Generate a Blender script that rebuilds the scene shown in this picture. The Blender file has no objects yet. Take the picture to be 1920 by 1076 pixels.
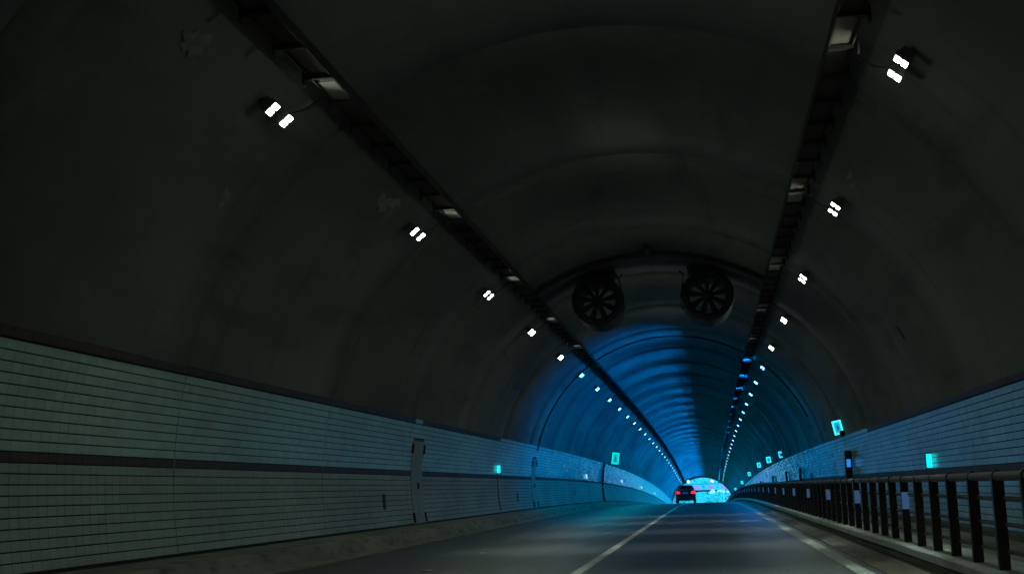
import bpy, math, random
import numpy as np
from mathutils import Vector, Matrix
random.seed(7); np.random.seed(7)
sc = bpy.context.scene
C = sc.collection
pi = math.pi

# ---------------------------------------------------------------- camera
CAMH = 1.069
YAW, PIT, ROL = -0.15207, 0.16401, -0.02954
Fv = Vector((math.sin(YAW)*math.cos(PIT), math.cos(YAW)*math.cos(PIT), math.sin(PIT)))
R0 = Vector((math.cos(YAW), -math.sin(YAW), 0)); U0 = R0.cross(Fv)
Rv = R0*math.cos(ROL)+U0*math.sin(ROL); Uv = -R0*math.sin(ROL)+U0*math.cos(ROL)
cam_d = bpy.data.cameras.new('camera'); cam = bpy.data.objects.new('camera', cam_d); C.objects.link(cam)
M4 = Matrix((Rv, Uv, -Fv)).transposed().to_4x4(); M4.translation = Vector((0, 0, CAMH))
cam.matrix_world = M4
cam_d.sensor_width = 36; cam_d.lens = 36*2310.1/1920; cam_d.clip_start = 0.05; cam_d.clip_end = 6000
sc.camera = cam

# ---------------------------------------------------------------- sky, sun, exposure
w = bpy.data.worlds.new('World'); sc.world = w; w.use_nodes = True
nt = w.node_tree; nt.nodes.clear()
sky = nt.nodes.new('ShaderNodeTexSky'); sky.sky_type = 'NISHITA'; sky.sun_disc = False
sky.sun_elevation = math.radians(42); sky.sun_rotation = math.radians(205); sky.dust_density = 0.6; sky.ozone_density = 4.0
tint = nt.nodes.new('ShaderNodeMix'); tint.data_type = 'RGBA'; tint.blend_type = 'MULTIPLY'; tint.inputs[0].default_value = 1.0
tint.inputs[7].default_value = (0.04, 0.80, 1.0, 1)
bg = nt.nodes.new('ShaderNodeBackground'); bg.inputs[1].default_value = 0.15
wo = nt.nodes.new('ShaderNodeOutputWorld')
nt.links.new(sky.outputs[0], tint.inputs[6]); nt.links.new(tint.outputs[2], bg.inputs[0]); nt.links.new(bg.outputs[0], wo.inputs[0])
sun_d = bpy.data.lights.new('sun', 'SUN'); sun_d.energy = 5.0; sun_d.angle = math.radians(5); sun_d.color = (0.30, 0.88, 1.0)
sun = bpy.data.objects.new('sun', sun_d); C.objects.link(sun)
_el, _az = math.radians(42), math.radians(205)
sdir = Vector((math.sin(_az)*math.cos(_el), math.cos(_az)*math.cos(_el), math.sin(_el)))
sun.rotation_euler = sdir.to_track_quat('Z', 'Y').to_euler()
sc.view_settings.view_transform = 'Standard'; sc.view_settings.look = 'None'
sc.view_settings.exposure = 0.0; sc.view_settings.gamma = 1.0; sc.view_settings.use_curve_mapping = False
sc.render.engine = 'CYCLES'
cy = sc.cycles
cy.use_denoising = True
try: cy.denoiser = 'OPENIMAGEDENOISE'
except Exception: pass
cy.max_bounces = 4; cy.diffuse_bounces = 3; cy.glossy_bounces = 2; cy.transmission_bounces = 2
cy.sample_clamp_indirect = 2.0; cy.sample_clamp_direct = 0; cy.blur_glossy = 0.3
cy.caustics_reflective = False; cy.caustics_refractive = False

# light strengths (linear radiance of the lamp lenses)
L_NEAR = (26.0, 29.0, 27.0)
L_FAR_LEFT = (1.8, 9.0, 12.0)
L_FAR_RIGHT = (1.6, 7.0, 15.0)
# beams of the lamps, plus an added vault fill: (watts, colour, spread in degrees)
BEAM_NEAR = (23.0, (.78, 1.0, .86), 172)
DOWN_NEAR = (17.0, (.76, 1.0, .96), 44)
FILL_NEAR = (2.1, (.78, 1.0, .86), 70)  # added fill that lifts the dark near vault
BEAM_LEFT = (115.0, (.0, .54, .80), 160)
BEAM_RIGHT = (135.0, (.0, .30, 1.0), 165)
UP_RIGHT = (250.0, (.0, .25, 1.0), 92)
UP_LEFT = (3.0, (.0, .6, .8), 70)

# ---------------------------------------------------------------- tunnel dimensions
R, XC, ZC = 6.2, -1.37, 1.4
Y0, Y1 = -50.0, 251.0
RING, RING_OFF = 6.95, 16.85
KV, YV = 1.289e-4, 55.0
def zr(y):
    if y <= YV: return 0.0
    if y <= Y1: return -KV*(y-YV)**2
    z = -KV*(Y1-YV)**2; g = 2*KV*(Y1-YV)
    t = min(y, 420.0)-Y1
    return z - g*t + g*t*t/(2*169.0)
def arc(th, y, r=R):            # th in degrees from the crown, negative to the left
    a = math.radians(th)
    return Vector((XC+r*math.sin(a), y, ZC+r*math.cos(a)+zr(y)))

# ---------------------------------------------------------------- materials
def mat(name, col, rough=0.6, metal=0.0, noise=None, bump=None, emit=None, island=0.0, spec=0.5, coat=0.0):
    m = bpy.data.materials.new(name); m.use_nodes = True
    n = m.node_tree.nodes; l = m.node_tree.links; b = n['Principled BSDF']
    b.inputs['Base Color'].default_value = (*col, 1); b.inputs['Roughness'].default_value = rough
    b.inputs['Metallic'].default_value = metal; b.inputs['Specular IOR Level'].default_value = spec
    if coat: b.inputs['Coat Weight'].default_value = coat
    out = None
    if noise or bump:
        g = n.new('ShaderNodeNewGeometry')
    if noise:                   # list of (scale xyz, lo, hi, amount-colour)
        for (scl, det, lo, hi, c2) in noise:
            mp = n.new('ShaderNodeMapping'); mp.inputs['Scale'].default_value = scl
            tx = n.new('ShaderNodeTexNoise'); tx.inputs['Detail'].default_value = det; tx.inputs['Scale'].default_value = 1.0
            rp = n.new('ShaderNodeMapRange'); rp.inputs[1].default_value = lo; rp.inputs[2].default_value = hi
            mx = n.new('ShaderNodeMix'); mx.data_type = 'RGBA'
            l.new(g.outputs['Position'], mp.inputs[0]); l.new(mp.outputs[0], tx.inputs['Vector'])
            l.new(tx.outputs[0], rp.inputs[0]); l.new(rp.outputs[0], mx.inputs[0])
            if out is None: mx.inputs[6].default_value = (*col, 1)
            else: l.new(out, mx.inputs[6])
            mx.inputs[7].default_value = (*c2, 1); out = mx.outputs[2]
    if island:
        gi = n.new('ShaderNodeNewGeometry'); oi = n.new('ShaderNodeObjectInfo')
        ad = n.new('ShaderNodeMath'); ad.operation = 'ADD'; l.new(gi.outputs['Random Per Island'], ad.inputs[0]); l.new(oi.outputs['Random'], ad.inputs[1])
        fr = n.new('ShaderNodeMath'); fr.operation = 'FRACT'; l.new(ad.outputs[0], fr.inputs[0])
        rp = n.new('ShaderNodeMapRange'); rp.inputs[3].default_value = 1.0-island; rp.inputs[4].default_value = 1.0+island*0.4
        l.new(fr.outputs[0], rp.inputs[0])
        mx = n.new('ShaderNodeMix'); mx.data_type = 'RGBA'; mx.blend_type = 'MULTIPLY'; mx.inputs[0].default_value = 1
        if out is None: mx.inputs[6].default_value = (*col, 1)
        else: l.new(out, mx.inputs[6])
        l.new(rp.outputs[0], mx.inputs[7]); out = mx.outputs[2]
    if out is not None: l.new(out, b.inputs['Base Color'])
    if bump:
        scl, dist, st = bump
        mp = n.new('ShaderNodeMapping'); mp.inputs['Scale'].default_value = scl
        tx = n.new('ShaderNodeTexNoise'); tx.inputs['Detail'].default_value = 5; tx.inputs['Scale'].default_value = 1.0
        bp = n.new('ShaderNodeBump'); bp.inputs['Distance'].default_value = dist; bp.inputs['Strength'].default_value = st
        l.new(g.outputs['Position'], mp.inputs[0]); l.new(mp.outputs[0], tx.inputs['Vector'])
        l.new(tx.outputs[0], bp.inputs['Height']); l.new(bp.outputs[0], b.inputs['Normal'])
    if emit:
        b.inputs['Emission Color'].default_value = (*emit, 1); b.inputs['Emission Strength'].default_value = 1.0
        m.cycles.emission_sampling = 'NONE' if name.startswith('lamp_glow') else 'AUTO'
    return m
M = {}
M['lining'] = mat('lining_concrete', (.19, .185, .165), .85, spec=.2, noise=[((.35, .10, .35), 5, .40, .68, (.10, .098, .09)), ((1.6, .25, 1.6), 6, .54, .78, (.095, .092, .084)), ((.5, 2.6, .5), 6, .56, .76, (.125, .122, .112)), ((.9, 1.1, .9), 6, .60, .78, (.205, .20, .18))], bump=((2.2, 2.2, 2.2), .02, .5))
M['tile'] = mat('glazed_tile', (.50, .68, .60), .17, spec=.9, island=.10, noise=[((.5, .35, 1.4), 5, .50, .75, (.44, .52, .45)), ((5, .5, .35), 4, .55, .8, (.42, .54, .49))])
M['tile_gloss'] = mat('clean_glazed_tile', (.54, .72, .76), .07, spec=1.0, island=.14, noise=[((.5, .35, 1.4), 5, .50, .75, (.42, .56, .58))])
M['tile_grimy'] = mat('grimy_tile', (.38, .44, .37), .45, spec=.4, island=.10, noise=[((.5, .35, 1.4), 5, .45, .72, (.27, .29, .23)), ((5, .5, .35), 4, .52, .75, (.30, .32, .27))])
M['tile_dark'] = mat('dark_glazed_tile', (.060, .027, .024), .5, island=.25)
M['strip'] = mat('joint_cover', (.33, .36, .35), .3, noise=[((3, 3, 2.2), 5, .42, .62, (.12, .13, .13))])
M['grout'] = mat('grout', (.018, .02, .019), .9)
M['asphalt'] = mat('asphalt', (.046, .047, .048), .42, noise=[((1.1, .012, 1), 3, .42, .62, (.060, .060, .060)), ((.9, .35, 1), 6, .60, .72, (.028, .028, .028)), ((.5, .10, 1), 5, .45, .7, (.042, .043, .045)), ((30, 30, 30), 3, .45, .75, (.085, .085, .085))], bump=((70, 70, 70), .006, .6))
M['paint'] = mat('road_paint', (.62, .61, .54), .55, noise=[((2.5, .8, 1), 6, .45, .72, (.38, .37, .32)), ((18, 12, 10), 5, .58, .72, (.16, .16, .15))])
M['edge_paint'] = mat('edge_road_paint', (.50, .53, .43), .6, noise=[((2.5, .8, 1), 6, .45, .72, (.34, .36, .28)), ((14, 9, 10), 5, .56, .7, (.16, .16, .14))])
M['kerb_moss'] = mat('mossy_kerb', (.14, .145, .10), .85, noise=[((.8, .6, 3), 6, .42, .62, (.06, .075, .035)), ((3, 1.2, 6), 5, .5, .68, (.11, .085, .05))], bump=((9, 9, 9), .008, .5))
M['worn_paint'] = mat('worn_road_paint', (.22, .21, .17), .7, noise=[((2.5, .8, 1), 6, .45, .72, (.12, .115, .10))])
M['kerb'] = mat('kerb_concrete', (.23, .215, .18), .8, noise=[((.8, .5, 2), 6, .45, .7, (.13, .12, .095)), ((3, 2, 6), 5, .52, .7, (.08, .075, .055))], bump=((9, 9, 9), .006, .5))
M['kerb_top'] = mat('kerb_coping', (.60, .61, .53), .75, noise=[((1.5, 1.0, 2), 6, .45, .7, (.40, .41, .34))], bump=((12, 12, 12), .012, .6))
M['gutter'] = mat('gutter_concrete', (.17, .165, .115), .8, noise=[((1.2, .4, 2), 6, .42, .62, (.10, .075, .042)), ((.7, .9, 1), 5, .52, .68, (.12, .15, .09))], bump=((12, 12, 12), .01, .5))
M['floor'] = mat('walkway_concrete', (.30, .29, .26), .8, noise=[((1.2, .4, 2), 6, .45, .7, (.11, .10, .09))])
M['plinth'] = mat('wall_foot', (.08, .08, .072), .85, noise=[((1.5, .6, 2), 5, .45, .7, (.09, .085, .075))])
M['rail'] = mat('rail_brown_paint', (.035, .022, .019), .42, noise=[((3, 1, 3), 5, .5, .75, (.06, .04, .035))])
M['rail_lit'] = mat('rail_lit_brown', (.13, .10, .085), .5, noise=[((3, 1, 3), 5, .5, .75, (.12, .095, .08))])  # same brown as the posts, paler: light caught by the bars is painted in
M['steel'] = mat('dark_steel', (.016, .014, .014), .7, spec=.2, noise=[((1.5, 1, 1.5), 4, .5, .75, (.045, .032, .026))])
M['fan'] = mat('fan_soot', (.010, .010, .010), .75)
M['black'] = mat('black_rubber', (.008, .008, .008), .6)
M['galv'] = mat('galvanised_sheet', (.20, .195, .16), .5, metal=.2, noise=[((2, .7, 2), 5, .45, .7, (.22, .21, .18))])
M['tray_floor'] = mat('tray_sheet', (.11, .085, .070), .9, spec=.1, noise=[((2, .5, 2), 5, .45, .7, (.07, .055, .045))])
M['housing'] = mat('lamp_housing', (.13, .13, .125), .6)
M['lens_near'] = mat('lamp_glow', (.8, .8, .8), .3, emit=L_NEAR)
M['lens_left'] = mat('lamp_glow_cyan', (.8, .8, .8), .3, emit=L_FAR_LEFT)
M['lens_right'] = mat('lamp_glow_blue', (.8, .8, .8), .3, emit=L_FAR_RIGHT)
M['lens_far'] = mat('lamp_glow_far', (.8, .8, .8), .3, emit=(1.6, 4.8, 6.5))
M['door'] = mat('door_paint', (.25, .30, .28), .5, noise=[((1, 1.5, .7), 5, .45, .75, (.19, .22, .21))])
M['hinge'] = mat('hinge_metal', (.02, .022, .02), .6)
M['lime'] = mat('lime_deposit', (.27, .265, .24), .9, noise=[((7, 7, 7), 6, .40, .60, (.18, .175, .16))])
M['reflector'] = mat('reflector_plate_glow', (.45, .56, .75), .35, emit=(.02, .05, .13))  # plates are no lamps; faint emission stands in for returned headlight
M['led'] = mat('led_cyan', (.1, .8, .8), .3, emit=(.0, 1.1, 1.25))
M['led_white'] = mat('led_pale', (.8, .9, .9), .3, emit=(.45, .95, 1.2))
M['sign_edge'] = mat('sign_green_glow', (.1, .8, .5), .3, emit=(.0, 1.0, .62))
M['sign_edge_blue'] = mat('sign_cyan_glow', (.1, .8, .9), .3, emit=(.06, 1.25, 1.2))
M['sign_face'] = mat('sign_face_glow', (.3, .6, .9), .3, emit=(.01, .35, .62))
M['sign_ink'] = mat('sign_ink', (.01, .03, .05), .5)
M['screen'] = mat('phone_screen', (.1, .3, .8), .3, emit=(.02, .22, .75))
M['green_dot'] = mat('green_indicator', (.1, .8, .2), .3, emit=(.05, 1.2, .35))

# ---------------------------------------------------------------- mesh helpers
class MB:
    def __init__(s): s.v = []; s.f = []; s.m = []; s.mi = 0
    def add(s, vs, fs):
        o = len(s.v); s.v += [tuple(x) for x in vs]
        for f in fs: s.f.append(tuple(i+o for i in f)); s.m.append(s.mi)
        return s
    def box(s, cx, cy, cz, sx, sy, sz, mtx=None):
        vs = [Vector((cx+dx*sx/2, cy+dy*sy/2, cz+dz*sz/2)) for dx in (-1, 1) for dy in (-1, 1) for dz in (-1, 1)]
        if mtx is not None: vs = [mtx @ v for v in vs]
        return s.add(vs, [(0, 1, 3, 2), (4, 6, 7, 5), (0, 4, 5, 1), (2, 3, 7, 6), (0, 2, 6, 4), (1, 5, 7, 3)])
    def bbox(s, cx, cy, cz, sx, sy, sz, b=.01, mtx=None):     # box with chamfered edges
        pts = []
        for ax in range(3):
            pass
        hx, hy, hz = sx/2, sy/2, sz/2
        vs = []; idx = {}
        for dx in (-1, 1):
            for dy in (-1, 1):
                for dz in (-1, 1):
                    for k, p in enumerate(((dx*hx, dy*(hy-b), dz*(hz-b)), (dx*(hx-b), dy*hy, dz*(hz-b)), (dx*(hx-b), dy*(hy-b), dz*hz))):
                        idx[(dx, dy, dz, k)] = len(vs); vs.append(Vector((cx+p[0], cy+p[1], cz+p[2])))
        if mtx is not None: vs = [mtx @ v for v in vs]
        f = []
        I = lambda *a: idx[a]
        for d in (-1, 1):
            f.append([I(d, -1, -1, 0), I(d, 1, -1, 0), I(d, 1, 1, 0), I(d, -1, 1, 0)][::d])
            f.append([I(-1, d, -1, 1), I(-1, d, 1, 1), I(1, d, 1, 1), I(1, d, -1, 1)][::d])
            f.append([I(-1, -1, d, 2), I(1, -1, d, 2), I(1, 1, d, 2), I(-1, 1, d, 2)][::d])
        for a in (-1, 1):
            for b_ in (-1, 1):
                f.append([I(a, b_, -1, 0), I(a, b_, -1, 1), I(a, b_, 1, 1), I(a, b_, 1, 0)])
                f.append([I(a, -1, b_, 0), I(a, -1, b_, 2), I(a, 1, b_, 2), I(a, 1, b_, 0)])
                f.append([I(-1, a, b_, 1), I(-1, a, b_, 2), I(1, a, b_, 2), I(1, a, b_, 1)])
                for c in (-1, 1): f.append([I(a, b_, c, 0), I(a, b_, c, 1), I(a, b_, c, 2)])
        return s.add(vs, f)
    def tube(s, pts, r, n=8, cap=True):
        pts = [Vector(p) for p in pts]; vs = []; fs = []
        for i, p in enumerate(pts):
            t = (pts[min(i+1, len(pts)-1)]-pts[max(i-1, 0)]).normalized()
            u = t.cross(Vector((0, 0, 1)))
            if u.length < 1e-3: u = t.cross(Vector((1, 0, 0)))
            u.normalize(); q = u.cross(t)
            rr = r[i] if isinstance(r, (list, tuple)) else r
            for k in range(n):
                a = 2*pi*k/n; vs.append(p+u*math.cos(a)*rr+q*math.sin(a)*rr)
        for i in range(len(pts)-1):
            for k in range(n):
                a, b = i*n+k, i*n+(k+1) % n; fs.append((a, b, b+n, a+n))
        if cap: fs.append(tuple(range(n))[::-1]); fs.append(tuple((len(pts)-1)*n+k for k in range(n)))
        return s.add(vs, fs)
    def sweep(s, prof, ys, closed=False, off=zr):   # profile [(x,z)] swept along the road
        n = len(prof); vs = []; fs = []
        for y in ys:
            for (x, z) in prof: vs.append((x, y, z+off(y)))
        for i in range(len(ys)-1):
            for k in range(n-1 if not closed else n):
                a, b = i*n+k, i*n+(k+1) % n; fs.append((a, b, b+n, a+n))
        if closed: fs.append(tuple(range(n))[::-1]); fs.append(tuple((len(ys)-1)*n+k for k in range(n)))
        return s.add(vs, fs)
    def mesh(s, name, mats, smooth=False):
        me = bpy.data.meshes.new(name); me.from_pydata(s.v, [], s.f)
        for m in (mats if isinstance(mats, (list, tuple)) else [mats]): me.materials.append(M[m] if isinstance(m, str) else m)
        if any(s.m): me.polygons.foreach_set('material_index', s.m)
        if smooth: me.polygons.foreach_set('use_smooth', [True]*len(me.polygons))
        me.update(); return me
    def build(s, name, mats, parent=None, smooth=False):
        return link(name, s.mesh(name, mats, smooth), parent)
def link(name, me, parent=None, loc=None, rot=None):
    o = bpy.data.objects.new(name, me); C.objects.link(o)
    if parent is not None: o.parent = parent
    if loc is not None: o.location = loc
    if rot is not None: o.rotation_euler = rot
    return o
def tag(o, label=None, cat=None, group=None, kind=None):
    if label: o['label'] = label
    if cat: o['category'] = cat
    if group: o['group'] = group
    if kind: o['kind'] = kind
    return o
def thing(name, label, cat, loc=(0, 0, 0), rot=(0, 0, 0), group=None):
    o = bpy.data.objects.new(name, None); C.objects.link(o); o.location = loc; o.rotation_euler = rot
    return tag(o, label, cat, group)
def copy_tree(o, parent=None):
    c = o.copy(); C.objects.link(c); c.parent = parent
    for ch in list(o.children): copy_tree(ch, c)
    return c
def ysteps(a, b, st=4.0):
    n = max(1, int(math.ceil((b-a)/st))); return [a+(b-a)*i/n for i in range(n+1)]

# ================================================================ the setting
YS = ysteps(Y0, 600.0, 2.0)
YT = [y for y in YS if y < Y1]+[Y1]
road = MB().sweep([(-6.3, -.004), (-5, .0), (-3.5, 0), (-1.7, 0), (0, 0), (1.98, -.004)], YS).build('road', 'asphalt'); tag(road, kind='structure')
def strip(x0, x1, ys, name, m, dz=.005):
    return MB().sweep([(x0, dz), (x1, dz)], ys).build(name, m, road)
strip(-1.82, -1.68, YS, 'lane_line', 'paint'); strip(1.65, 1.85, YS, 'edge_line', 'edge_paint'); strip(-6.17, -6.09, YS, 'edge_line', 'worn_paint')
# kerbs, gutters and raised walkways
lk = MB().sweep([(-6.2, -.02), (-6.2, .014), (-6.60, .04), (-6.72, .235), (-6.78, .262), (-7.62, .30)], YT).build('kerb_left', 'kerb'); tag(lk, kind='structure')
gt = MB().sweep([(1.98, -.02), (1.98, .004), (2.2, .03), (2.40, .075)], YT).build('gutter', 'gutter'); tag(gt, kind='structure')
kr = MB().sweep([(2.395, .0), (2.40, .165), (2.36, .175)], YT).build('kerb_right', 'kerb_moss'); tag(kr, kind='structure')
jy = Y0; cope = []
mbk = MB()
for k in range(int((Y1-Y0)/2.0)):             # coping stones of the kerb, one by one
    ya, yb = Y0+k*2.0+.006, Y0+(k+1)*2.0-.006
    dx = random.uniform(-.006, .006); dz = random.uniform(-.004, .004)
    prof = [(2.335+dx, .176), (2.335+dx, .25+dz), (2.355+dx, .27+dz), (2.86, .275+dz), (2.86, .176)]
    if ya < 0: mbk.sweep(prof, [ya, yb], closed=True); continue
    MB().sweep(prof, [ya, yb], closed=True).build('coping_stone', 'kerb_top', kr)
mbk.build('coping_stones_behind', 'kerb_top', kr)
wf = MB().sweep([(2.86, .27), (2.87, .12), (3.6, .115), (4.5, .11)], YT).build('walkway', 'floor'); tag(wf, kind='structure')

# ---------------------------------------------------------------- lining
lin = thing('tunnel_lining', 'dark sooty concrete vault of the road tunnel, arching from wall to wall', 'tunnel')
TH0, TH1 = -75.2, 79.2
ths = [TH0+(TH1-TH0)*i/56 for i in range(57)]
k0 = int(math.floor((Y0-RING_OFF)/RING))
rings = []
k = k0
while True:
    ya = max(Y0, RING_OFF+k*RING); yb = min(Y1, RING_OFF+(k+1)*RING)
    k += 1
    if yb <= Y0: continue
    if ya >= Y1-.01: break
    g = .035
    dr = random.uniform(-.004, .004); tl = random.uniform(-.006, .006)
    rows = [(ya, .14), (ya+.024, .12), (ya+g, 0)]+[(ya+(yb-ya)*t, 0) for t in (.2, .35, .5, .65, .8)]+[(yb-g, 0), (yb-.024, .12), (yb, .14)]
    mb = MB(); vs = []
    for (y, e) in rows:
        t = (y-ya)/(yb-ya)-.5
        for th in ths: vs.append(arc(th, y, R+e+dr+tl*t))
    n = len(ths); fs = [(i*n+j, (i+1)*n+j, (i+1)*n+j+1, i*n+j+1) for i in range(len(rows)-1) for j in range(n-1)]
    mb.add(vs, fs); rings.append(mb.build('lining_ring', 'lining', lin, smooth=True))
shell = MB(); vs = []; ths2 = [-112+224*i/48 for i in range(49)]; ye = ysteps(Y0-.5, Y1, 8)
for y in ye:
    for th in ths2: vs.append(arc(th, y, R+.35))
n = len(ths2); shell.add(vs, [(i*n+j, (i+1)*n+j, (i+1)*n+j+1, i*n+j+1) for i in range(len(ye)-1) for j in range(n-1)])
shell.build('outer_shell', 'lining', lin, smooth=True)
MB().tube([arc(.25, y, R-.014) for y in ysteps(58.0, Y1, 3)], .008, 5).build('crown_seam', 'black', lin)
capv = [arc(th, Y0, R+.3) for th in ths2]
MB().add(capv, [tuple(range(len(capv)))]).build('sky_block_cap', 'lining', lin)  # unseen cap added behind the camera to keep blue sky light out
def patch(px_th, y, wth, wy, seed):
    rr = random.Random(seed); n = 22; vs = [arc(px_th, y, R-.016)]
    for i in range(n):
        a = 2*pi*i/n; q = .45+.55*rr.random(); q *= .55+.45*abs(math.cos(a*1.5+seed))
        vs.append(arc(px_th+math.cos(a)*q*wth, y+math.sin(a)*q*wy, R-.014))
    MB().add(vs, [(0, 1+i, 1+(i+1) % n) for i in range(n)]).build('lime_patch', 'lime', lin)
patch(-40.5, 12.45, 2.6, .45, 3); patch(-40.2, 20.5, 2.0, .7, 5); patch(-53, 15.6, 2.2, .22, 8); patch(-38.7, 20.9, .8, .4, 6)
patch(40.0, 20.8, .6, .5, 9); patch(41.2, 21.2, .6, .5, 12)
MB().bbox(0, 0, 0, .32, .07, .03, .006, Matrix.Translation(arc(63.8, 26.9, R-.012)) @ Matrix.Rotation(math.radians(63.8), 4, 'Y')).build('joint_plate', 'black', lin)

# ---------------------------------------------------------------- tiled walls
ROW, TW = .1214, .200
tile_mb = MB().bbox(0, 0, 0, TW-.002, .016, ROW-.015, .003)
T_ME = tile_mb.mesh('tile', 'tile'); TG_ME = tile_mb.mesh('tile_grimy', 'tile_grimy'); TD_ME = tile_mb.mesh('tile_dark', 'tile_dark')
tv = np.array([tuple(v) for v in tile_mb.v]); tf = tile_mb.f
# cheap box for the far tiles (no back)
bx = MB().box(0, 0, 0, TW-.002, .016, ROW-.015)
bv = np.array([tuple(v) for v in bx.v]); bf = [f for f in bx.f]
def row_phis(phi_mid, nup, ndown):
    """list of (phi, kind) kind: 0 white, 1 dark mid band, 2 top band"""
    st = ROW/R; out = [(phi_mid, 1)]
    for i in range(nup): out.append((phi_mid+(i+1)*st, 0))
    out.append((phi_mid+(nup+1)*st+.0015, 2))
    for i in range(ndown): out.append((phi_mid-(i+1)*st, 0))
    return out
def build_wall(name, side, phi_mid, nup, ndown, band_end, label, gaps, own_from, patches, gloss_from):
    t = thing(name, label, 'wall')
    rows = row_phis(phi_mid, nup, ndown)
    plo, phi_ = min(r[0] for r in rows)-ROW/R/2, max(r[0] for r in rows)+ROW/R/2
    pb = [plo-.02+(phi_-plo+.02)*i/12 for i in range(13)]
    mb = MB(); vs = []
    yy = ysteps(Y0, Y1, 3)
    for y in yy:
        for ph in pb: vs.append((XC+side*R*math.cos(ph), y, ZC+R*math.sin(ph)+zr(y)))
    # top ledge closing on the lining
    n = len(pb)
    mb.add(vs, [(i*n+j, (i+1)*n+j, (i+1)*n+j+1, i*n+j+1) for i in range(len(yy)-1) for j in range(n-1)])
    mb.build('grout', 'grout', t)
    kk = 0
    while RING_OFF+kk*RING < Y1-4:                # upright cover strips over the lining joints
        yj = RING_OFF+kk*RING; kk += 1
        if any(g0-.1 < yj < g1+.1 for (g0, g1, p0, p1) in gaps): continue
        jm = MB(); jv = []
        for i in range(13):
            ph = plo+.004+(phi_-plo-.026)*i/12
            for (dy, rr) in ((-.010, R-.002), (-.009, R-.020), (.009, R-.020), (.010, R-.002)): jv.append((XC+side*rr*math.cos(ph), yj+dy, ZC+rr*math.sin(ph)+zr(yj)))
        jm.add(jv, [(i*4+j, (i+1)*4+j, (i+1)*4+j+1, i*4+j+1) for i in range(12) for j in range(3)]).build('joint_strip', 'strip', t)
    cand = []; V = {0: [], 1: []}; cols = int((Y1-2-(-6))/TW)
    tiles = []
    for (ph, kd) in rows:
        for c in range(cols):
            y = -6+(c+.5)*TW
            if kd == 2 and y > band_end and random.random() > 2: continue
            if any(g0 < y < g1 and ph > p0 and ph < p1 for (g0, g1, p0, p1) in gaps): continue
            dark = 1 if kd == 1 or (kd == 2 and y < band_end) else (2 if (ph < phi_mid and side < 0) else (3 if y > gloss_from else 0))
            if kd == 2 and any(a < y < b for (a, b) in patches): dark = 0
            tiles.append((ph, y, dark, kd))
    near = sorted([q for q in tiles if q[1] > own_from and q[3] != 2], key=lambda q: q[1])[:300] if own_from else []
    near = set((q[0], q[1]) for q in near)
    def pose(ph, y, kd):
        jit = .006 if y < gloss_from else .016
        z_up = Vector((-side*math.sin(ph), 0, math.cos(ph))); nrm = Vector((-side*math.cos(ph), 0, -math.sin(ph)))
        rot = Matrix((Vector((0, 1, 0)), nrm, z_up)).transposed()      # local x along the road, y outwards, z up the wall
        rot = rot @ Matrix.Rotation(random.gauss(0, jit), 3, 'X') @ Matrix.Rotation(random.gauss(0, jit), 3, 'Z')
        rad = R-.008-random.uniform(0, .0012)-(.02 if kd == 2 else 0)
        pos = Vector((XC+side*rad*math.cos(ph), y, ZC+rad*math.sin(ph)+zr(y)))
        return rot, pos
    A = {0: ([], []), 1: ([], []), 2: ([], []), 3: ([], [])}
    cnt = {0: 0, 1: 0, 2: 0, 3: 0}
    for (ph, y, dark, kd) in tiles:
        rot, pos = pose(ph, y, kd)
        if (ph, y) in near:
            o = link('tile', (T_ME, TD_ME, TG_ME, T_ME)[dark], t); m4 = rot.to_4x4(); m4.translation = pos; o.matrix_local = m4
            continue
        v = bv @ np.array(rot).T + np.array(pos)
        A[dark][0].append(v); cnt[dark] += 1
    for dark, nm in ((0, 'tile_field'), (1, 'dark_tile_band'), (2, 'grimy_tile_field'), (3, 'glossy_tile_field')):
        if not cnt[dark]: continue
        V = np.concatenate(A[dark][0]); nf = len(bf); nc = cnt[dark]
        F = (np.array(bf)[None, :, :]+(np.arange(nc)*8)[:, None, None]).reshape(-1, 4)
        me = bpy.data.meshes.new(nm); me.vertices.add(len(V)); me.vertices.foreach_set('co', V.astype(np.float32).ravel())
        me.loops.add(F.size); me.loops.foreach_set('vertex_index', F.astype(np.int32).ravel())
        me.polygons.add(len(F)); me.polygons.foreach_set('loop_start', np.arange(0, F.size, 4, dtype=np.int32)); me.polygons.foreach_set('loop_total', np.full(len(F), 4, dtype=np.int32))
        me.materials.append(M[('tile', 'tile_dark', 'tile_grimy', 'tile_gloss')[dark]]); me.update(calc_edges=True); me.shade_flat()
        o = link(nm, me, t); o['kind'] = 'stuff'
    return t
DOORS = [(31.15, 32.45), (53.2, 54.4)]
gaps = [(a-.02, b+.02, -.3, .178) for a, b in DOORS]
wallL = build_wall('tiled_wall', -1, .0325, 10, 10, 44.2, 'long white tiled wall with a dark stripe, without a railing, beside the left lane', gaps, 12.1, [(30.95, 31.75)], 44.3)
wallR = build_wall('tiled_wall', 1, -.029, 10, 8, 37.8, 'white tiled wall with a dark stripe behind the brown railing', [], None, [], 44.65)
pl = MB().sweep([(4.5, .11), (4.50, .20), (4.66, .225), (4.72, .23)], YT).build('wall_foot', 'plinth', wallR)

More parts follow.
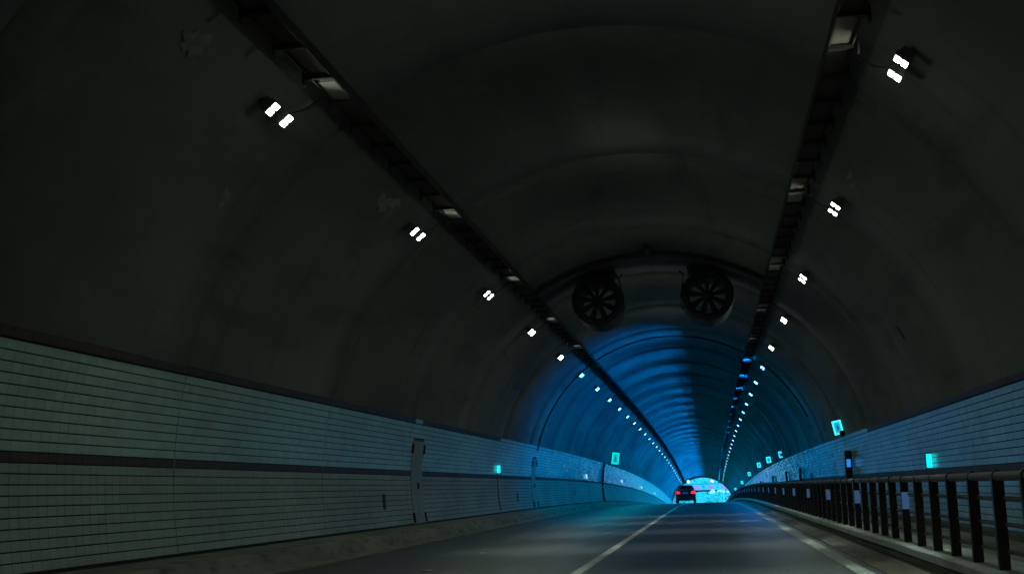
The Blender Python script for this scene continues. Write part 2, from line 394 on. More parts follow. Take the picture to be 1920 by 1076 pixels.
# ================================================================ guard railing
rail = thing('guard_railing', 'dark brown steel guard railing with four rails along the raised walkway', 'railing')
RX = 2.50
pm = MB()
prof = [(-.046, -.01), (.046, -.01), (.050, .80)]+[(.052*math.cos(a), .80+.060*math.sin(a)) for a in [pi*i/8 for i in range(1, 8)]]+[(-.050, .80)]
nP = len(prof)
pm.add([(x, -.035, z) for x, z in prof]+[(x, .035, z) for x, z in prof], [tuple(range(nP)), tuple(range(nP, 2*nP))[::-1]]+[(i, i+nP, (i+1) % nP+nP, (i+1) % nP) for i in range(nP)])
PM = pm.mesh('post', 'rail')
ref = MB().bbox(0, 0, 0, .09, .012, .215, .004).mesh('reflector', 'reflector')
P0, PS = 11.535-.02, 1.0666
npost = int((Y1-3-P0)/PS)
for i in range(-6, npost):
    y = P0+i*PS+random.uniform(-.006, .006)
    o = link('post', PM, rail, (RX, y, .272+zr(y)), (random.gauss(0, .004), random.gauss(0, .004), 0))
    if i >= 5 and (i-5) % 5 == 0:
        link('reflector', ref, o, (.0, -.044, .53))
ry = ysteps(P0-6*PS, P0+npost*PS, PS)
for z, r_, dx in ((1.075, .043, 0), (.884, .019, .045), (.658, .019, .045), (.426, .019, .045)):
    MB().tube([(RX+dx, y, z+zr(y)) for y in ry], r_, 10).build('rail', 'rail_lit', rail, smooth=True)

# ================================================================ cable trays
def tray(side, label):
    t = thing('cable_tray', label, 'cable tray')
    cx, cz = XC+side*3.27, 6.40
    yy = ysteps(Y0, Y1-1, 3)
    inn, outx = cx-side*.145, cx+side*.145
    MB().sweep([(cx-.135, cz), (cx+.135, cz), (cx+.135, cz+.006), (cx-.135, cz+.006)], yy, True).build('tray_floor', 'tray_floor', t)
    for x in (inn, outx):
        h0 = -.035 if x == inn else -.03
        MB().sweep([(x-.012, cz+h0), (x+.012, cz+h0), (x+.012, cz+.11), (x-.012, cz+.11)], yy, True).build('side_rail', 'steel', t)
    for q in range(3):
        MB().tube([(cx-.07+.07*q, y, cz+.032+zr(y)+.004*math.sin(y*1.7+q)) for y in ysteps(Y0, Y1-2, 2)], .024, 6).build('cable', 'black', t)
    b = MB()
    b.box(side*.015, 0, -.045, .35, .07, .05)                      # cross arm under the tray
    b.box(side*.205, 0, -.035, .03, .09, .20)                # end plate
    b.box(side*.175, 0, .13, .03, .05, .26)                  # outer hanger
    me = b.mesh('bracket', 'steel')
    y = 8.0; i = 0
    BS = 1.09
    y = (12.38 if side < 0 else 13.95)-18*BS
    while y < Y1-3:
        link('bracket', me, t, (cx, y, cz+zr(y))); y += BS if y < 200 else BS*3
    pale = MB().box(0, 0, 0, .26, .75, .006).mesh('bay_glow_plate', 'galv')
    for n in range(-1 if side < 0 else 1, 30):              # paler plates painting the lamp glow on the tray floor
        y = LY0+n*LS+(.4 if side < 0 else .75)
        if y > Y1-4: break
        link('bay_glow_plate', pale, t, (cx, y, cz-.006+zr(y)))
    return t
LY0, LS = 14.83, 7.793
tray(-1, 'ladder-like dark cable tray hanging from the vault above the left lane lamps')
tray(1, 'ladder-like dark cable tray hanging from the vault on the railing side')

# ================================================================ tunnel lamps
ORD = ['first', 'second', 'third', 'fourth', 'fifth', 'sixth', 'seventh', 'eighth', 'ninth', 'tenth']
def lamp_meshes():
    hd = MB().bbox(0, 0, .03, .215, .215, .07, .012); hd.box(0, 0, .085, .16, .20, .05)
    for i in range(5): hd.box(0, -.08+.04*i, .12, .14, .010, .05)
    ln = MB().bbox(0, 0, 0, .072, .158, .016, .005)
    ar = MB().tube([(.0, -.30, .13), (0, .30, .13)], .018, 6); ar.box(0, 0, .15, .05, .05, .12)
    return hd.mesh('lamp_head', 'housing'), ln, ar.mesh('mounting_bar', 'steel')
HD, LNB, AR = lamp_meshes()
LENS = {k: LNB.mesh('lens', k) for k in ('lens_near', 'lens_left', 'lens_right')}
FARL = {}
for kx in ('lens_near', 'lens_left', 'lens_right'):
    b = MB()
    for dy in (-.26, .26):
        b.mi = 0; b.bbox(0, dy, .03, .23, .24, .07, .012); b.mi = 1
        b.box(-.049, dy, -.008, .082, .175, .014); b.box(.049, dy, -.008, .082, .175, .014)
    b.mi = 0; b.box(0, 0, .10, .05, .6, .06)
    FARL[kx] = b.mesh('far_lamp', ['housing', 'lens_far'])
def lamp(side, n):
    y = LY0+n*LS+(0 if side < 0 else .06)
    th = side*40.4
    pos = arc(th, y, 6.02)
    rot = (0, math.radians(th), 0)
    kx = 'lens_near' if n < 5 else ('lens_left' if side < 0 else 'lens_right')
    row = 'left' if side < 0 else 'right'
    if n < 0: lab, grp = f'paired white tunnel lamp of the {row} row overhead, before the first one in view', f'{row} lamps overhead'
    elif n < 10: lab, grp = f'{ORD[n]} {"white" if n < 5 else "bluish"} paired lamp from the viewer in the {row} lamp row', f'lamps of the {row} row'
    else: lab, grp = f'tiny distant bluish lamp in the {row} lamp row towards the portal', f'far lamps of the {row} row'
    if n < 12:
        t = thing('tunnel_lamp', lab, 'lamp', pos, rot, grp)
        for dy in (-.26, .26):
            h = link('lamp_head', HD, t, (0, dy, 0))
            for dx in (-.050, .050): link('lens', LENS[kx], h, (dx, 0, -.0095))
        link('mounting_bar', AR, t)
        # feed cable from the tray to the lamp, in the lamp's own frame
        inv = (Matrix.Translation(pos) @ Matrix.Rotation(rot[1], 4, 'Y')).inverted()
        p0 = Vector((XC+side*3.47, y+.55, 6.38+zr(y))); p1 = pos+Vector((0, .2, .06))
        mid = (p0+p1)/2+Vector((0, 0, -.06))
        MB().tube([inv @ p0, inv @ mid, inv @ p1], .012, 5).build('feed_cable', 'black', t)
    else:
        tag(link('tunnel_lamp', FARL[kx], None, pos, rot), lab, 'lamp', grp)
def beam(pos, aim, spec, size, name):
    pw, col, spr = spec
    d = bpy.data.lights.new(name, 'AREA'); d.shape = 'RECTANGLE'; d.size = size[0]; d.size_y = size[1]
    d.energy = pw; d.color = col; d.spread = math.radians(spr)
    o = bpy.data.objects.new(name, d); C.objects.link(o); o.location = pos
    o.rotation_euler = (Vector(aim)-Vector(pos)).to_track_quat('-Z', 'Y').to_euler()
    return o
for side in (-1, 1):
    for n in range(-3, 30):
        lamp(side, n)
        y = LY0+n*LS+(0 if side < 0 else .06)
        p = arc(side*40.4, y, 5.99)
        tgt = Vector((p.x-side*4.0, y, p.z-5)) if n < 5 else Vector((p.x-side*2.6, y, p.z-6))
        boost = 1+4.0*max(0, (n-8)/21)**1.3          # lamp power raised towards the mouth, standing in for daylight on the lining
        sp = BEAM_NEAR if n < 5 else (BEAM_LEFT if side < 0 else BEAM_RIGHT)
        if n < 0: boost = .55
        p2 = p+Vector((0, -.26, 0))
        beam(p2, tgt+Vector((0, -.26, 0)), (sp[0]*boost, sp[1], sp[2]), (.17, .16), 'lamp_beam')
        if n < 5:
            beam(p+Vector((0, .26, 0)), p+Vector((-side*(2.5 if side < 0 else 1.7), .26, -6)), DOWN_NEAR, (.17, .16), 'lamp_downlight')
            beam(Vector((XC+side*3.84, y, 6.06)), arc(-side*14, y, R), FILL_NEAR, (.06, .10), 'vault_uplight')  # added fill aimed at the opposite ceiling to brighten it
        if n >= 5:
            q = Vector((XC+side*3.84, y, 6.06+zr(y))); sp = UP_RIGHT if side > 0 else UP_LEFT
            beam(q, arc(-side*20, y, R), (sp[0]*boost, sp[1], sp[2]), (.05, .10), 'vault_uplight')

# ================================================================ jet fans and their arch
FY = 35.3
def jet_fan(x, z, label):
    t = thing('jet_fan', label, 'fan', (x, FY, z))
    ro, ri, L = .74, .53, 1.7
    n = 40; mb = MB()
    pr = [(ri+.10, 0), (ri+.03, .08), (ri, .2), (ri, L-.2), (ri+.1, L), (ro-.03, L), (ro, L-.04), (ro, .04), (ro-.03, 0)]
    vs = []; m = len(pr)
    for i in range(n):
        a = 2*pi*i/n
        for (r_, yy) in pr: vs.append((r_*math.cos(a), yy, r_*math.sin(a)))
    fs = [(i*m+j, ((i+1) % n)*m+j, ((i+1) % n)*m+(j+1) % m, i*m+(j+1) % m) for i in range(n) for j in range(m)]
    mb.add(vs, fs); mb.build('casing', 'fan', t)
    hb = MB(); hb.tube([(0, .12, 0), (0, .18, 0), (0, .3, 0), (0, .8, 0), (0, .95, 0)], [.08, .15, .17, .17, .12], 20); hub = hb.build('hub', 'fan', t, smooth=True)
    for k in range(9):
        a = 2*pi*k/9+.2
        b = MB(); vs = []
        for r_, wd, tw in ((.15, .12, .75), (.35, .17, .55), (.53, .20, .42)):
            for s_ in (-1, 1):
                for e in (-.006, .006):
                    lx, ly = s_*wd/2*math.cos(tw)+e*math.sin(tw), s_*wd/2*math.sin(tw)*.5+e
                    vs.append((r_*math.cos(a)-lx*math.sin(a), .24+ly, r_*math.sin(a)+lx*math.cos(a)))
        fs = []
        for i in range(2):
            o = i*4; fs += [(o, o+4, o+6, o+2), (o+1, o+3, o+7, o+5), (o, o+1, o+5, o+4), (o+2, o+6, o+7, o+3)]
        fs += [(8, 9, 11, 10)]
        b.add(vs, fs).build('blade', 'fan', t)
    # hangers up to the vault
    for dy in (.3, 1.4):
        for dx in (-.42, .42):
            zt = ZC+math.sqrt(R*R-(x+dx-XC)**2)-z
            z0 = math.sqrt(ro*ro-dx*dx)-.03
            MB().tube([(dx*.95, dy, z0), (dx*1.05, dy, zt-.02)], .03, 6).build('hanger', 'fan', t)
    zt = ZC+math.sqrt(R*R-(x-XC)**2)-z
    MB().box(0, .85, zt-.07, 1.1, 1.5, .05).build('mounting_plate', 'fan', t)
    s_ = 1 if x < XC else -1
    MB().tube([(s_*.78, .05, .72), (s_*.66, .02, .62), (s_*.70, .0, .3), (s_*.76, .02, 0), (s_*.77, .03, -.3), (s_*.70, .06, -.4)], .028, 7).build('power_cable', 'black', t)
    return t
jet_fan(-2.93, 6.47, 'black round jet fan under the vault, nearer the left lane')
jet_fan(.25, 6.47, 'black round jet fan under the vault, nearer the railing side')
fa = MB(); vs = []; an = [-35+68*i/40 for i in range(41)]
for a in an:
    for (dy, r_) in ((-.17, R-.015), (-.14, R-.11), (.14, R-.11), (.17, R-.015)): vs.append(arc(a, 34.4+dy, r_))
fa.add(vs, [(i*4+j, (i+1)*4+j, (i+1)*4+j+1, i*4+j+1) for i in range(40) for j in range(3)]+[(0, 1, 2, 3), tuple(160+j for j in (3, 2, 1, 0))])
tag(fa.build('fan_arch', 'fan'), 'dark steel arch rib crossing the vault just before the two fans', 'arch rib')
tag(MB().bbox(XC+.02, 33.6, 7.53, .16, .9, .11, .02).build('junction_box', 'fan'), 'dark junction box on the crown of the vault before the fans', 'box')
# cable hoop round the vault
tag(MB().tube([arc(-77+144*i/60, 54.0, R-.05) for i in range(61)], .034, 7).build('cable_hoop', 'black'), 'black cable hoop running round the vault where the blue light begins', 'cable')
tag(MB().tube([arc(44+1.0*i, 74+.09*i, R-.05) for i in range(31)], .022, 6).build('hanging_cable', 'black'), 'thin black cable curving down the vault above the walkway signs', 'cable')

# ================================================================ doors on the left wall
def wall_frame(side, ph, y):   # frame: x along road, y inwards, z up the wall
    z_up = Vector((-side*math.sin(ph), 0, math.cos(ph))); nrm = Vector((-side*math.cos(ph), 0, -math.sin(ph)))
    m = Matrix((Vector((0, 1, 0)), nrm, z_up)).transposed().to_4x4()
    m.translation = Vector((XC+side*R*math.cos(ph), y, ZC+R*math.sin(ph)+zr(y))); return m
def service_door(y0, y1, label):
    t = thing('service_door', label, 'door', (XC-R, (y0+y1)/2, .3+zr(y0)))
    inv = Matrix.Translation(t.location).inverted()
    def slab(a, b, p0, p1, ra, rb, name, m, par):
        mb = MB(); vs = []; N = 10
        for i in range(N+1):
            ph = p0+(p1-p0)*i/N
            for (yy, rr) in ((a, ra), (a, rb), (b, rb), (b, ra)):
                vs.append(inv @ Vector((XC-rr*math.cos(ph), yy, ZC+rr*math.sin(ph)+zr(yy))))
        fs = [(i*4+j, (i+1)*4+j, (i+1)*4+(j+1) % 4, i*4+(j+1) % 4) for i in range(N) for j in range(4)]+[(0, 1, 2, 3), (N*4+3, N*4+2, N*4+1, N*4)]
        return mb.add(vs, fs).build(name, m, par)
    ym = (y0+y1)/2
    slab(y0-.015, y1+.015, -.182, .178, R+.1, R-.004, 'frame', 'hinge', t)
    la = slab(y0+.03, ym-.008, -.174, .168, R, R-.03, 'door_leaf', 'door', t)
    lb = slab(ym+.008, y1-.03, -.174, .168, R, R-.03, 'door_leaf', 'door', t)
    for yy in (y0+.01, y1-.01):
        for ph in (.135, -.15):
            mm = inv @ wall_frame(-1, ph, yy)
            MB().bbox(0, .045, 0, .06, .05, .24, .01, mm).build('hinge', 'hinge', t)
    mm = inv @ wall_frame(-1, -.02, ym+.07)
    MB().bbox(0, .05, 0, .03, .04, .16, .008, mm).build('handle', 'hinge', lb)
service_door(*DOORS[0], 'grey-green double service door in the tiled wall, nearer the viewer')
service_door(*DOORS[1], 'narrow double service door in the tiled wall lit blue, under the cable hoop')

def wall_box(name, side, th, y, size, m, label, cat, group=None, lift=0.0, bev=.008):
    ph = math.radians(90-abs(th))
    t = thing(name, label, cat, (0, 0, 0), (0, 0, 0), group); t.matrix_world = wall_frame(side, ph, y)
    MB().bbox(0, size[1]/2+lift-.004, 0, *size, bev).build('housing', m, t)
    return t
for y, th, w_ in ((28.44, 94.5, 'below the dark stripe before the nearer door'), (49.0, 95.3, 'below the dark stripe just before the door lit blue'), (70.3, 94.4, 'in the blue lit wall beyond both doors')):
    t = wall_box('wall_vent', -1, th, y, (.24, .03, .36), 'hinge', f'small dark upright slot vent {w_}', 'vent', 'slot vents of the tiled wall')
    for i in range(5): MB().box(0, .03, -.12+.06*i, .19, .012, .03).build('louvre', 'black', t)

# ================================================================ lit markers and signs
def marker(side, y, zrel, w_, h_, m, label, group):
    s_ = side; x = XC+s_*(math.sqrt(R*R-(zrel-ZC)**2)-.07)
    t = thing('wall_marker', label, 'marker light', (x, y, zrel+zr(y)), group=group)
    MB().bbox(0, .03, 0, w_+.03, .05, h_+.03, .006).build('housing', 'housing', t)
    MB().bbox(0, -.002, 0, w_, .014, h_, .004).build('lit_face', m, t)
    for dz in (-.07, .07): MB().box(0, -.012, dz, .012, .006, .012).build('diode', 'led_white', t)
    MB().box(s_*.06, .03, 0, .09, .03, .05).build('wall_arm', 'housing', t)
    return t
marker(-1, 44.4, 1.87, .11, .27, 'led', 'small glowing cyan marker on the tiled wall between the two doors', 'glowing wall markers')
marker(1, 28.2, 1.46, .115, .29, 'led', 'glowing cyan marker on the tiled wall above the brown railing', 'glowing wall markers')
for i, (y, z) in enumerate(((77.1, 1.9), (108.6, 2.0), (140.0, 2.0), (173.2, 2.02))):
    marker(-1, y, z, .07, .27, 'led_white', ('first', 'second', 'third', 'fourth')[i]+' small pale marker along the blue lit wall beyond the doors', 'pale wall markers')
cond = MB().tube([tuple(wall_frame(-1, -.165+.23*i/8, 44.42) @ Vector((0, .03, 0))) for i in range(9)], .025, 7)
tag(cond.build('conduit', 'galv'), 'pale vertical conduit below the cyan marker on the tiled wall', 'pipe')
cond = MB().tube([tuple(wall_frame(-1, -.175+.44*i/12, 88.8) @ Vector((0, .06, 0))) for i in range(13)], .085, 8)
tag(cond.build('standpipe', 'black'), 'thick dark pipe climbing the wall to the glowing exit sign', 'pipe')

def pictogram(t, w_, h_, yy, m):
    b = MB(); s = h_
    b.tube([(.0, yy, s*.17), (.0, yy-.004, s*.17)], s*.055, 10)           # head
    for a in (((0, .1), (.01, -.06)), ((.01, -.06), (.07, -.14)), ((.07, -.14), (.05, -.24)), ((.01, -.06), (-.06, -.15)), ((-.06, -.15), (-.12, -.19)), ((0, .08), (.09, .0)), ((0, .08), (-.09, .02))):
        (x0, z0), (x1, z1) = a; b.tube([(x0*s, yy, z0*s), (x1*s, yy, z1*s)], s*.028, 5)
    b.build('running_figure', m, t)
def exit_sign(y, side, th, w_, h_, roll, edge, label, group=None, lift=.25, horn=False):
    p = arc(side*th, y, R-lift)
    t = thing('exit_sign', label, 'sign', p, (0, roll, 0), group)
    MB().bbox(0, .07, 0, w_+.02, .12, h_+.02, .012).build('housing', 'housing', t)
    e = min(w_, h_)*.18
    fr = MB()
    fr.box(-w_/2+e/2, 0, 0, e, .02, h_); fr.box(w_/2-e/2, 0, 0, e, .02, h_); fr.box(0, 0, h_/2-e/2, w_-2*e, .02, e); fr.box(0, 0, -h_/2+e/2, w_-2*e, .02, e)
    fr.build('lit_frame', edge, t)
    MB().box(0, .004, 0, w_-2*e, .02, h_-2*e).build('lit_face', 'sign_face', t)
    pictogram(t, w_, h_*.8, -.012, 'sign_ink')
    if h_ > .8: MB().box(0, -.008, -h_*.24, w_*.5, .006, h_*.05).build('text_bar', 'sign_ink', t)
    MB().tube([(side*.05, .08, 0), (side*(lift*1.1), .08, 0)], .03, 6).build('wall_arm', 'housing', t)
    return t
exit_sign(92.5, -1, 69.4, .52, .84, math.radians(9), 'sign_edge', 'glowing green edged exit sign high on the wall beside the left lane', lift=.42)
exit_sign(43.6, 1, 75.6, .31, .48, math.radians(-11), 'sign_edge_blue', 'largest glowing cyan exit sign above the tiled wall behind the railing', 'exit signs above the walkway wall', lift=.2)
for y, th, w_, h_, nm in ((78.6, 75.6, .20, .38, 'second nearest'), (93.5, 74.6, .32, .44, 'third nearest'), (111.0, 73.5, .30, .42, 'fourth nearest'), (139.1, 73.6, .30, .42, 'fifth nearest'), (171.4, 73.7, .30, .42, 'sixth nearest'), (210.8, 70, .3, .42, 'farthest')):
    exit_sign(y, 1, th, w_, h_, math.radians(-9), 'sign_edge_blue', f'{nm} small glowing cyan exit sign in the row above the walkway wall', 'exit signs above the walkway wall', lift=.2)
# loudspeaker under the near sign
def speaker(y, th, s, label, lit=False):
    p = arc(th, y, R-.16); t = thing('loudspeaker', label, 'loudspeaker', p)
    MB().tube([(0, -.10, 0), (0, -.05, 0), (0, .06, 0), (0, .16, 0)], [s*.5, s*.42, s*.22, s*.15], 16).build('horn', 'black', t, smooth=True)
    MB().box(.06, .1, -s*.3, .05, .05, s*.9).build('bracket', 'housing', t)
    MB().tube([(.03, .05, -.05), (.09, .03, -.2), (.11, .02, -.42)], .012, 5).build('lead', 'galv', t)
    return t
speaker(43.2, 77.8, .2, 'small black horn loudspeaker just under the largest exit sign')
speaker(77.9, 76.0, .17, 'tiny black horn loudspeaker beside the second exit sign of the walkway')
# emergency telephone cabinet
t = thing('telephone_cabinet', 'dark emergency telephone cabinet with a blue screen on the tiled wall behind the railing', 'cabinet', (4.66, 43.0, 1.05))
MB().bbox(0, .1, .52, .22, .3, 1.04, .02).build('housing', 'black', t)
MB().bbox(-.01, -.055, .62, .13, .012, .26, .004).build('screen', 'screen', t)
MB().bbox(.05, -.055, .2, .10, .02, .30, .006).build('handset', 'hinge', t)
MB().box(.0, -.06, .06, .03, .01, .03).build('indicator', 'green_dot', t)
tag(MB().bbox(4.62, 58.0, 1.35, .12, .12, .34, .01).build('wall_marker', 'lime'), 'small pale box on the glittering tiled wall beyond the telephone cabinet', 'marker')
for y, z, wh_ in ((66.5, 1.6, 'nearest'), (78.4, 1.6, 'second nearest'), (95.0, 1.6, 'third nearest'), (118.0, 1.6, 'farthest')):
    t = thing('wall_cabinet', f'{wh_} narrow dark cabinet hung on the glittering tiled wall behind the railing', 'cabinet', (4.7, y, z-.5+zr(y)), group='dark cabinets along the glittering wall')
    MB().bbox(.02, 0, .4, .12, .25, .7, .02).build('housing', 'black', t); MB().bbox(.02, -.13, .4, .09, .02, .5, .01).build('lid', 'hinge', t)
for i, (x, y) in enumerate(((-4.0, 21.8), (-3.95, 17.2))):
    b = MB(); b.bbox(0, 0, .008, .13, .13, .02, .006)
    tag(b.build('road_stud', 'paint'), ('farther' if i == 0 else 'nearer')+' pale road stud in the middle of the left lane', 'road stud', 'road studs of the left lane').location = (x, y, .002)

# ================================================================ the car
M['car'] = mat('car_paint', (.012, .013, .016), .25, coat=.6)
M['glass'] = mat('car_glass', (.01, .012, .015), .06)
M['tail'] = mat('tail_light', (.5, .01, .01), .3, emit=(2.6, .02, .10))
M['plate'] = mat('number_plate', (.25, .35, .6), .4)
M['tyre'] = mat('tyre', (.012, .012, .012), .8)
M['chrome'] = mat('chrome', (.5, .5, .5), .2, metal=1.0)
CY_ = 117.0
car = thing('car', 'dark hatchback car with glowing red tail lights driving towards the portal', 'car', (-2.23, CY_, zr(CY_)), (math.atan(-2*KV*(CY_-YV)), 0, 0))
# body sections: y, half width bottom, half width belt, z bottom, z belt, half width roof, z roof
secs = [(0, .80, .86, .40, .98, .60, 1.02), (.06, .87, .90, .34, 1.0, .62, 1.30), (.30, .91, .92, .32, 1.0, .63, 1.60), (.9, .925, .93, .32, 1.0, .66, 1.66), (1.9, .925, .93, .32, .99, .66, 1.65), (2.6, .925, .92, .32, .97, .64, 1.55), (3.2, .92, .90, .32, .95, .70, 1.12), (3.9, .88, .86, .25, .88, .66, .92), (4.3, .78, .76, .32, .74, .60, .76)]
mb = MB(); vs = []
for (y, wb, wt, zb, zt, wr, zf) in secs:
    pr = [(-wb*.92, zb), (-wb, zb+.12), (-wt, (zb+zt)/2+.05), (-wt*.99, zt), (-(wt*.35+wr*.65)-.03, zt+(zf-zt)*.55), (-wr, zf-.03*(zf > 1.1)), (-wr*.6, zf+.012), (0, zf+.02)]
    pr = pr+[(-x, z) for x, z in pr[-2::-1]]
    vs += [(x, y, z) for x, z in pr]
n = len(pr)
mb.add(vs, [(i*n+j, i*n+j+1, (i+1)*n+j+1, (i+1)*n+j) for i in range(len(secs)-1) for j in range(n-1)]+[((i+1)*n, i*n, i*n+n-1, (i+1)*n+n-1) for i in range(len(secs)-1)]+[tuple(range(n))[::-1], tuple((len(secs)-1)*n+j for j in range(n))])
body = mb.build('body', 'car', car, smooth=False)
MB().add([(-.60, -.005, 1.04), (.60, -.005, 1.04), (.52, .22, 1.52), (-.52, .22, 1.52), (-.60, .01, 1.03), (.60, .01, 1.03), (.52, .24, 1.51), (-.52, .24, 1.51)], [(0, 1, 2, 3), (0, 4, 5, 1), (3, 2, 6, 7), (0, 3, 7, 4), (1, 5, 6, 2)]).build('rear_window', 'glass', car)
for s_ in (-1, 1):
    MB().add([(s_*.48, -.03, .90), (s_*.80, -.02, .86), (s_*.885, .03, .90), (s_*.90, .06, 1.06), (s_*.74, -.005, 1.13), (s_*.55, -.02, 1.04), (s_*.48, .1, .90), (s_*.80, .1, .86), (s_*.88, .12, .90), (s_*.88, .14, 1.06), (s_*.74, .1, 1.13), (s_*.55, .1, 1.04)], [(0, 1, 2, 3, 4, 5), (6, 7, 1, 0), (7, 8, 2, 1), (8, 9, 3, 2), (9, 10, 4, 3), (10, 11, 5, 4), (11, 6, 0, 5)]).build('tail_light', 'tail', car)
    MB().bbox(s_*1.02, 2.55, 1.06, .2, .12, .15, .04).build('side_mirror', 'car', car)
    for yw in (.75, 3.4):
        wh = MB().tube([(s_*.70, yw, .33), (s_*.72, yw, .33), (s_*.90, yw, .33), (s_*.92, yw, .33)], [.28, .33, .33, .28], 22).build('wheel', 'tyre', car)
        MB().tube([(s_*.90, yw, .33), (s_*.93, yw, .33)], [.21, .19], 14).build('rim', 'chrome', wh)
MB().bbox(0, -.03, .46, 1.66, .16, .22, .05).build('rear_bumper', 'car', car)
MB().bbox(0, -.03, .93, .52, .02, .12, .006).build('number_plate', 'plate', car)
MB().bbox(0, .20, 1.60, 1.1, .3, .03, .012).build('roof_spoiler', 'car', car)
MB().bbox(0, -.012, 1.30, .62, .02, .03, .006).build('wiper', 'black', car)

# ================================================================ beyond the portal
M['portal'] = mat('portal_concrete', (.42, .42, .40), .8, noise=[((.4, .4, .4), 5, .45, .7, (.3, .3, .28))])
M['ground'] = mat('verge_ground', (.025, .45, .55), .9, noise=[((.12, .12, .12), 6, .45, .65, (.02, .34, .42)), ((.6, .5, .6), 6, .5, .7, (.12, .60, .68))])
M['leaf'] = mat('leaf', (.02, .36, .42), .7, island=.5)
M['pink'] = mat('pink_panel', (.90, .22, .80), .6)
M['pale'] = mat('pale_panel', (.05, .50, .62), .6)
M['white'] = mat('white_enamel', (.8, .8, .8), .4)
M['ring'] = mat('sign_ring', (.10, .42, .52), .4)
M['signal'] = mat('lane_signal_glow', (.8, .9, .8), .3, emit=(2.2, 3.0, 2.6))
def zg(x, y): return zr(y)
# ground sheet with rising hill
xs = [-900, -500, -250, -140, -90, -60, -40, -28, -20, -14, -9, -6.5, 2.0, 5, 10, 16, 24, 36, 60, 90, 140, 250, 500, 900]
ysg = [Y1-.2, 262, 275, 290, 305, 320, 335, 350, 365, 380, 395, 410, 430, 460, 500, 560, 640, 760, 900, 1200, 1700, 2600]
def gh(x, y):
    b = zr(y)-.06
    d = max(0, -9-x, x-5)
    h = min(60, d*.42)*(.5+.5*min(1, (y-240)/60))
    far = max(0, y-470)
    h2 = min(120, far*.35)*(1 if y < 900 else .8)
    nz = 1.2*math.sin(x*.13+y*.05)+.8*math.sin(x*.31-y*.12)
    return b+max(h, h2)+nz*min(1, (d+far)/20)
vs = [(x, y, gh(x, y)) for y in ysg for x in xs]; n = len(xs)
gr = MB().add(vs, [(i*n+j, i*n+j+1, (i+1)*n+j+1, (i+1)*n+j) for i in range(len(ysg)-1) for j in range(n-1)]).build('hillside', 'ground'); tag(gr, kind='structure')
# portal collar
mb = MB(); vs = []; pth = [-105+210*i/40 for i in range(41)]
for a in pth:
    for (dy, r_) in ((-.6, R-.01), (.5, R-.01), (.5, R+.9), (-.6, R+.9)): vs.append(arc(a, Y1+dy, r_)+Vector((0, 0, zr(Y1)-zr(Y1+dy))))
mb.add(vs, [(i*4+j, (i+1)*4+j, (i+1)*4+(j+1) % 4, i*4+(j+1) % 4) for i in range(40) for j in range(4)])
tag(mb.build('portal_collar', 'portal', smooth=False), 'pale concrete collar round the bright far mouth of the tunnel', 'portal')
# lane signals hanging in the mouth
for x, lb in ((-3.9, 'glowing lane signal hanging in the tunnel mouth above the car'), (.55, 'glowing lane signal hanging in the tunnel mouth on the railing side')):
    y = 240.0; t = thing('lane_signal', lb, 'signal', (x, y, zr(y)+6.3), group='lane signals in the mouth')
    MB().bbox(0, .1, 0, .62, .16, .62, .03).build('housing', 'housing', t)
    MB().tube([(0, -.0, 0), (0, -.03, 0)], .26, 14).build('lit_disc', 'signal', t)
    MB().tube([(0, .1, .28), (0, .1, ZC+math.sqrt(R*R-(x-XC)**2)-6.3)], .04, 6).build('hanger', 'steel', t)
# overpass with pink peaked panels
OY = 335.0
t = thing('overpass', 'distant overpass outside the portal with a pink peaked pattern along its barrier', 'bridge', (0, OY, 0))
MB().box(-1, 1.5, -.28, 130, 6, .42).build('girder', 'steel', t)
MB().box(-1, -1.55, -.02, 130, .25, .12).build('kerb_beam', 'pale', t)
px = -30
while px < 30:
    pw = 3.0
    MB().box(px+pw/2, -1.5, .72, pw-.04, .08, 1.34).build('barrier_panel', 'pale', t)
    MB().add([(px+.05, -1.546, .07), (px+pw-.05, -1.546, .07), (px+pw-.05, -1.546, .22), (px+pw*.78, -1.546, .55), (px+pw*.66, -1.546, 1.2), (px+pw*.34, -1.546, 1.36), (px+pw*.22, -1.546, .6), (px+.05, -1.546, .22)]+[(px+.05, -1.50, .07), (px+pw-.05, -1.50, .07), (px+pw-.05, -1.50, .22), (px+pw*.78, -1.50, .55), (px+pw*.66, -1.50, 1.2), (px+pw*.34, -1.50, 1.36), (px+pw*.22, -1.50, .6), (px+.05, -1.50, .22)], [(0, 1, 2, 3, 4, 5, 6, 7)]+[(i, i+8, (i+1) % 8+8, (i+1) % 8) for i in range(8)]).build('pink_peak', 'pink', t)
    px += 3.6
MB().tube([(-60, -1.5, 1.46), (60, -1.5, 1.46)], .05, 6).build('handrail', 'steel', t)
for x in (-16, 13): MB().box(x, 1.5, -4.6, 1.2, 1.2, 8.2).build('pier', 'portal', t)
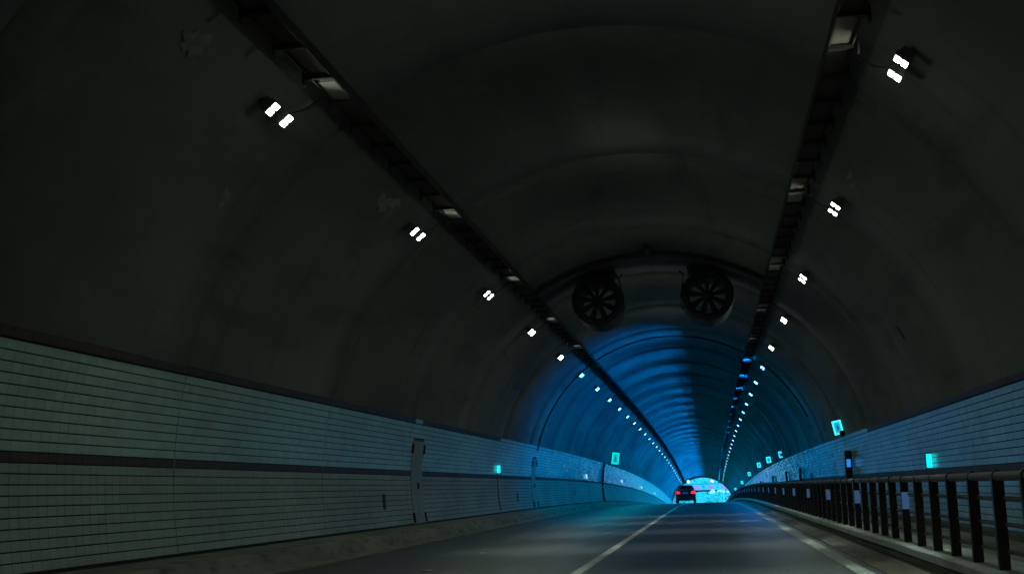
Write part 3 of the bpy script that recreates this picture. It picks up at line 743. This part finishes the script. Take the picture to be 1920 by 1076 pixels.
# round signs on poles
def round_sign(x, z, r_, y, label, pole, ring, square=False):
    zb = gh(x, y) if pole else z-r_
    t = thing('round_sign', label, 'sign', (x, y, z), group='round signs outside the portal')
    MB().tube([(0, 0, 0), (0, .04, 0)], r_, 24).build('sign_disc', 'white', t)
    if ring:
        b = MB(); vs = []
        for i in range(28):
            a = 2*pi*i/28
            for q in (r_*.70, r_*.97): vs.append((q*math.cos(a), -.012, q*math.sin(a)))
        b.add(vs, [(i*2, i*2+1, ((i+1) % 28)*2+1, ((i+1) % 28)*2) for i in range(28)]).build('border_ring', 'ring', t)
    if pole: MB().tube([(0, .09, r_*.5), (0, .09, zr(y)-.5-z)], .07, 7).build('pole', 'white', t)
    else: MB().box(0, .10, r_*.4, .1, .16, r_*1.2).build('bracket', 'steel', t)
    if square: MB().bbox(-.35, .03, -.25, .95, .03, .7, .01).build('plate', 'white', t)
# x from the picture: (px-1330)/2310*y
for pxx, pyy, r_, rg, sq, pl_, lb in ((1336, 921, .55, False, True, False, 'large white round sign with a plate outside the portal'), (1345.5, 920.5, .28, False, False, False, 'smallest white round sign beyond the portal'), (1350, 920.5, .36, False, False, False, 'small white round sign crowding the ringed sign beyond the portal'), (1355, 921.5, .52, True, False, True, 'ringed round sign on a white pole outside the portal'), (1363, 922, .50, True, False, False, 'ringed round sign fixed to the overpass outside the portal nearest the railing')):
    y = OY-1.78 if not pl_ else OY-3.0
    round_sign((pxx-1330)/2310*y, CAMH-(pyy-910.2)/2310*y, r_*1.1, y, lb, pl_, rg, sq)
# woodland on the slope behind, a far mass of leaves
rng = np.random.default_rng(3)
V = []; F = []
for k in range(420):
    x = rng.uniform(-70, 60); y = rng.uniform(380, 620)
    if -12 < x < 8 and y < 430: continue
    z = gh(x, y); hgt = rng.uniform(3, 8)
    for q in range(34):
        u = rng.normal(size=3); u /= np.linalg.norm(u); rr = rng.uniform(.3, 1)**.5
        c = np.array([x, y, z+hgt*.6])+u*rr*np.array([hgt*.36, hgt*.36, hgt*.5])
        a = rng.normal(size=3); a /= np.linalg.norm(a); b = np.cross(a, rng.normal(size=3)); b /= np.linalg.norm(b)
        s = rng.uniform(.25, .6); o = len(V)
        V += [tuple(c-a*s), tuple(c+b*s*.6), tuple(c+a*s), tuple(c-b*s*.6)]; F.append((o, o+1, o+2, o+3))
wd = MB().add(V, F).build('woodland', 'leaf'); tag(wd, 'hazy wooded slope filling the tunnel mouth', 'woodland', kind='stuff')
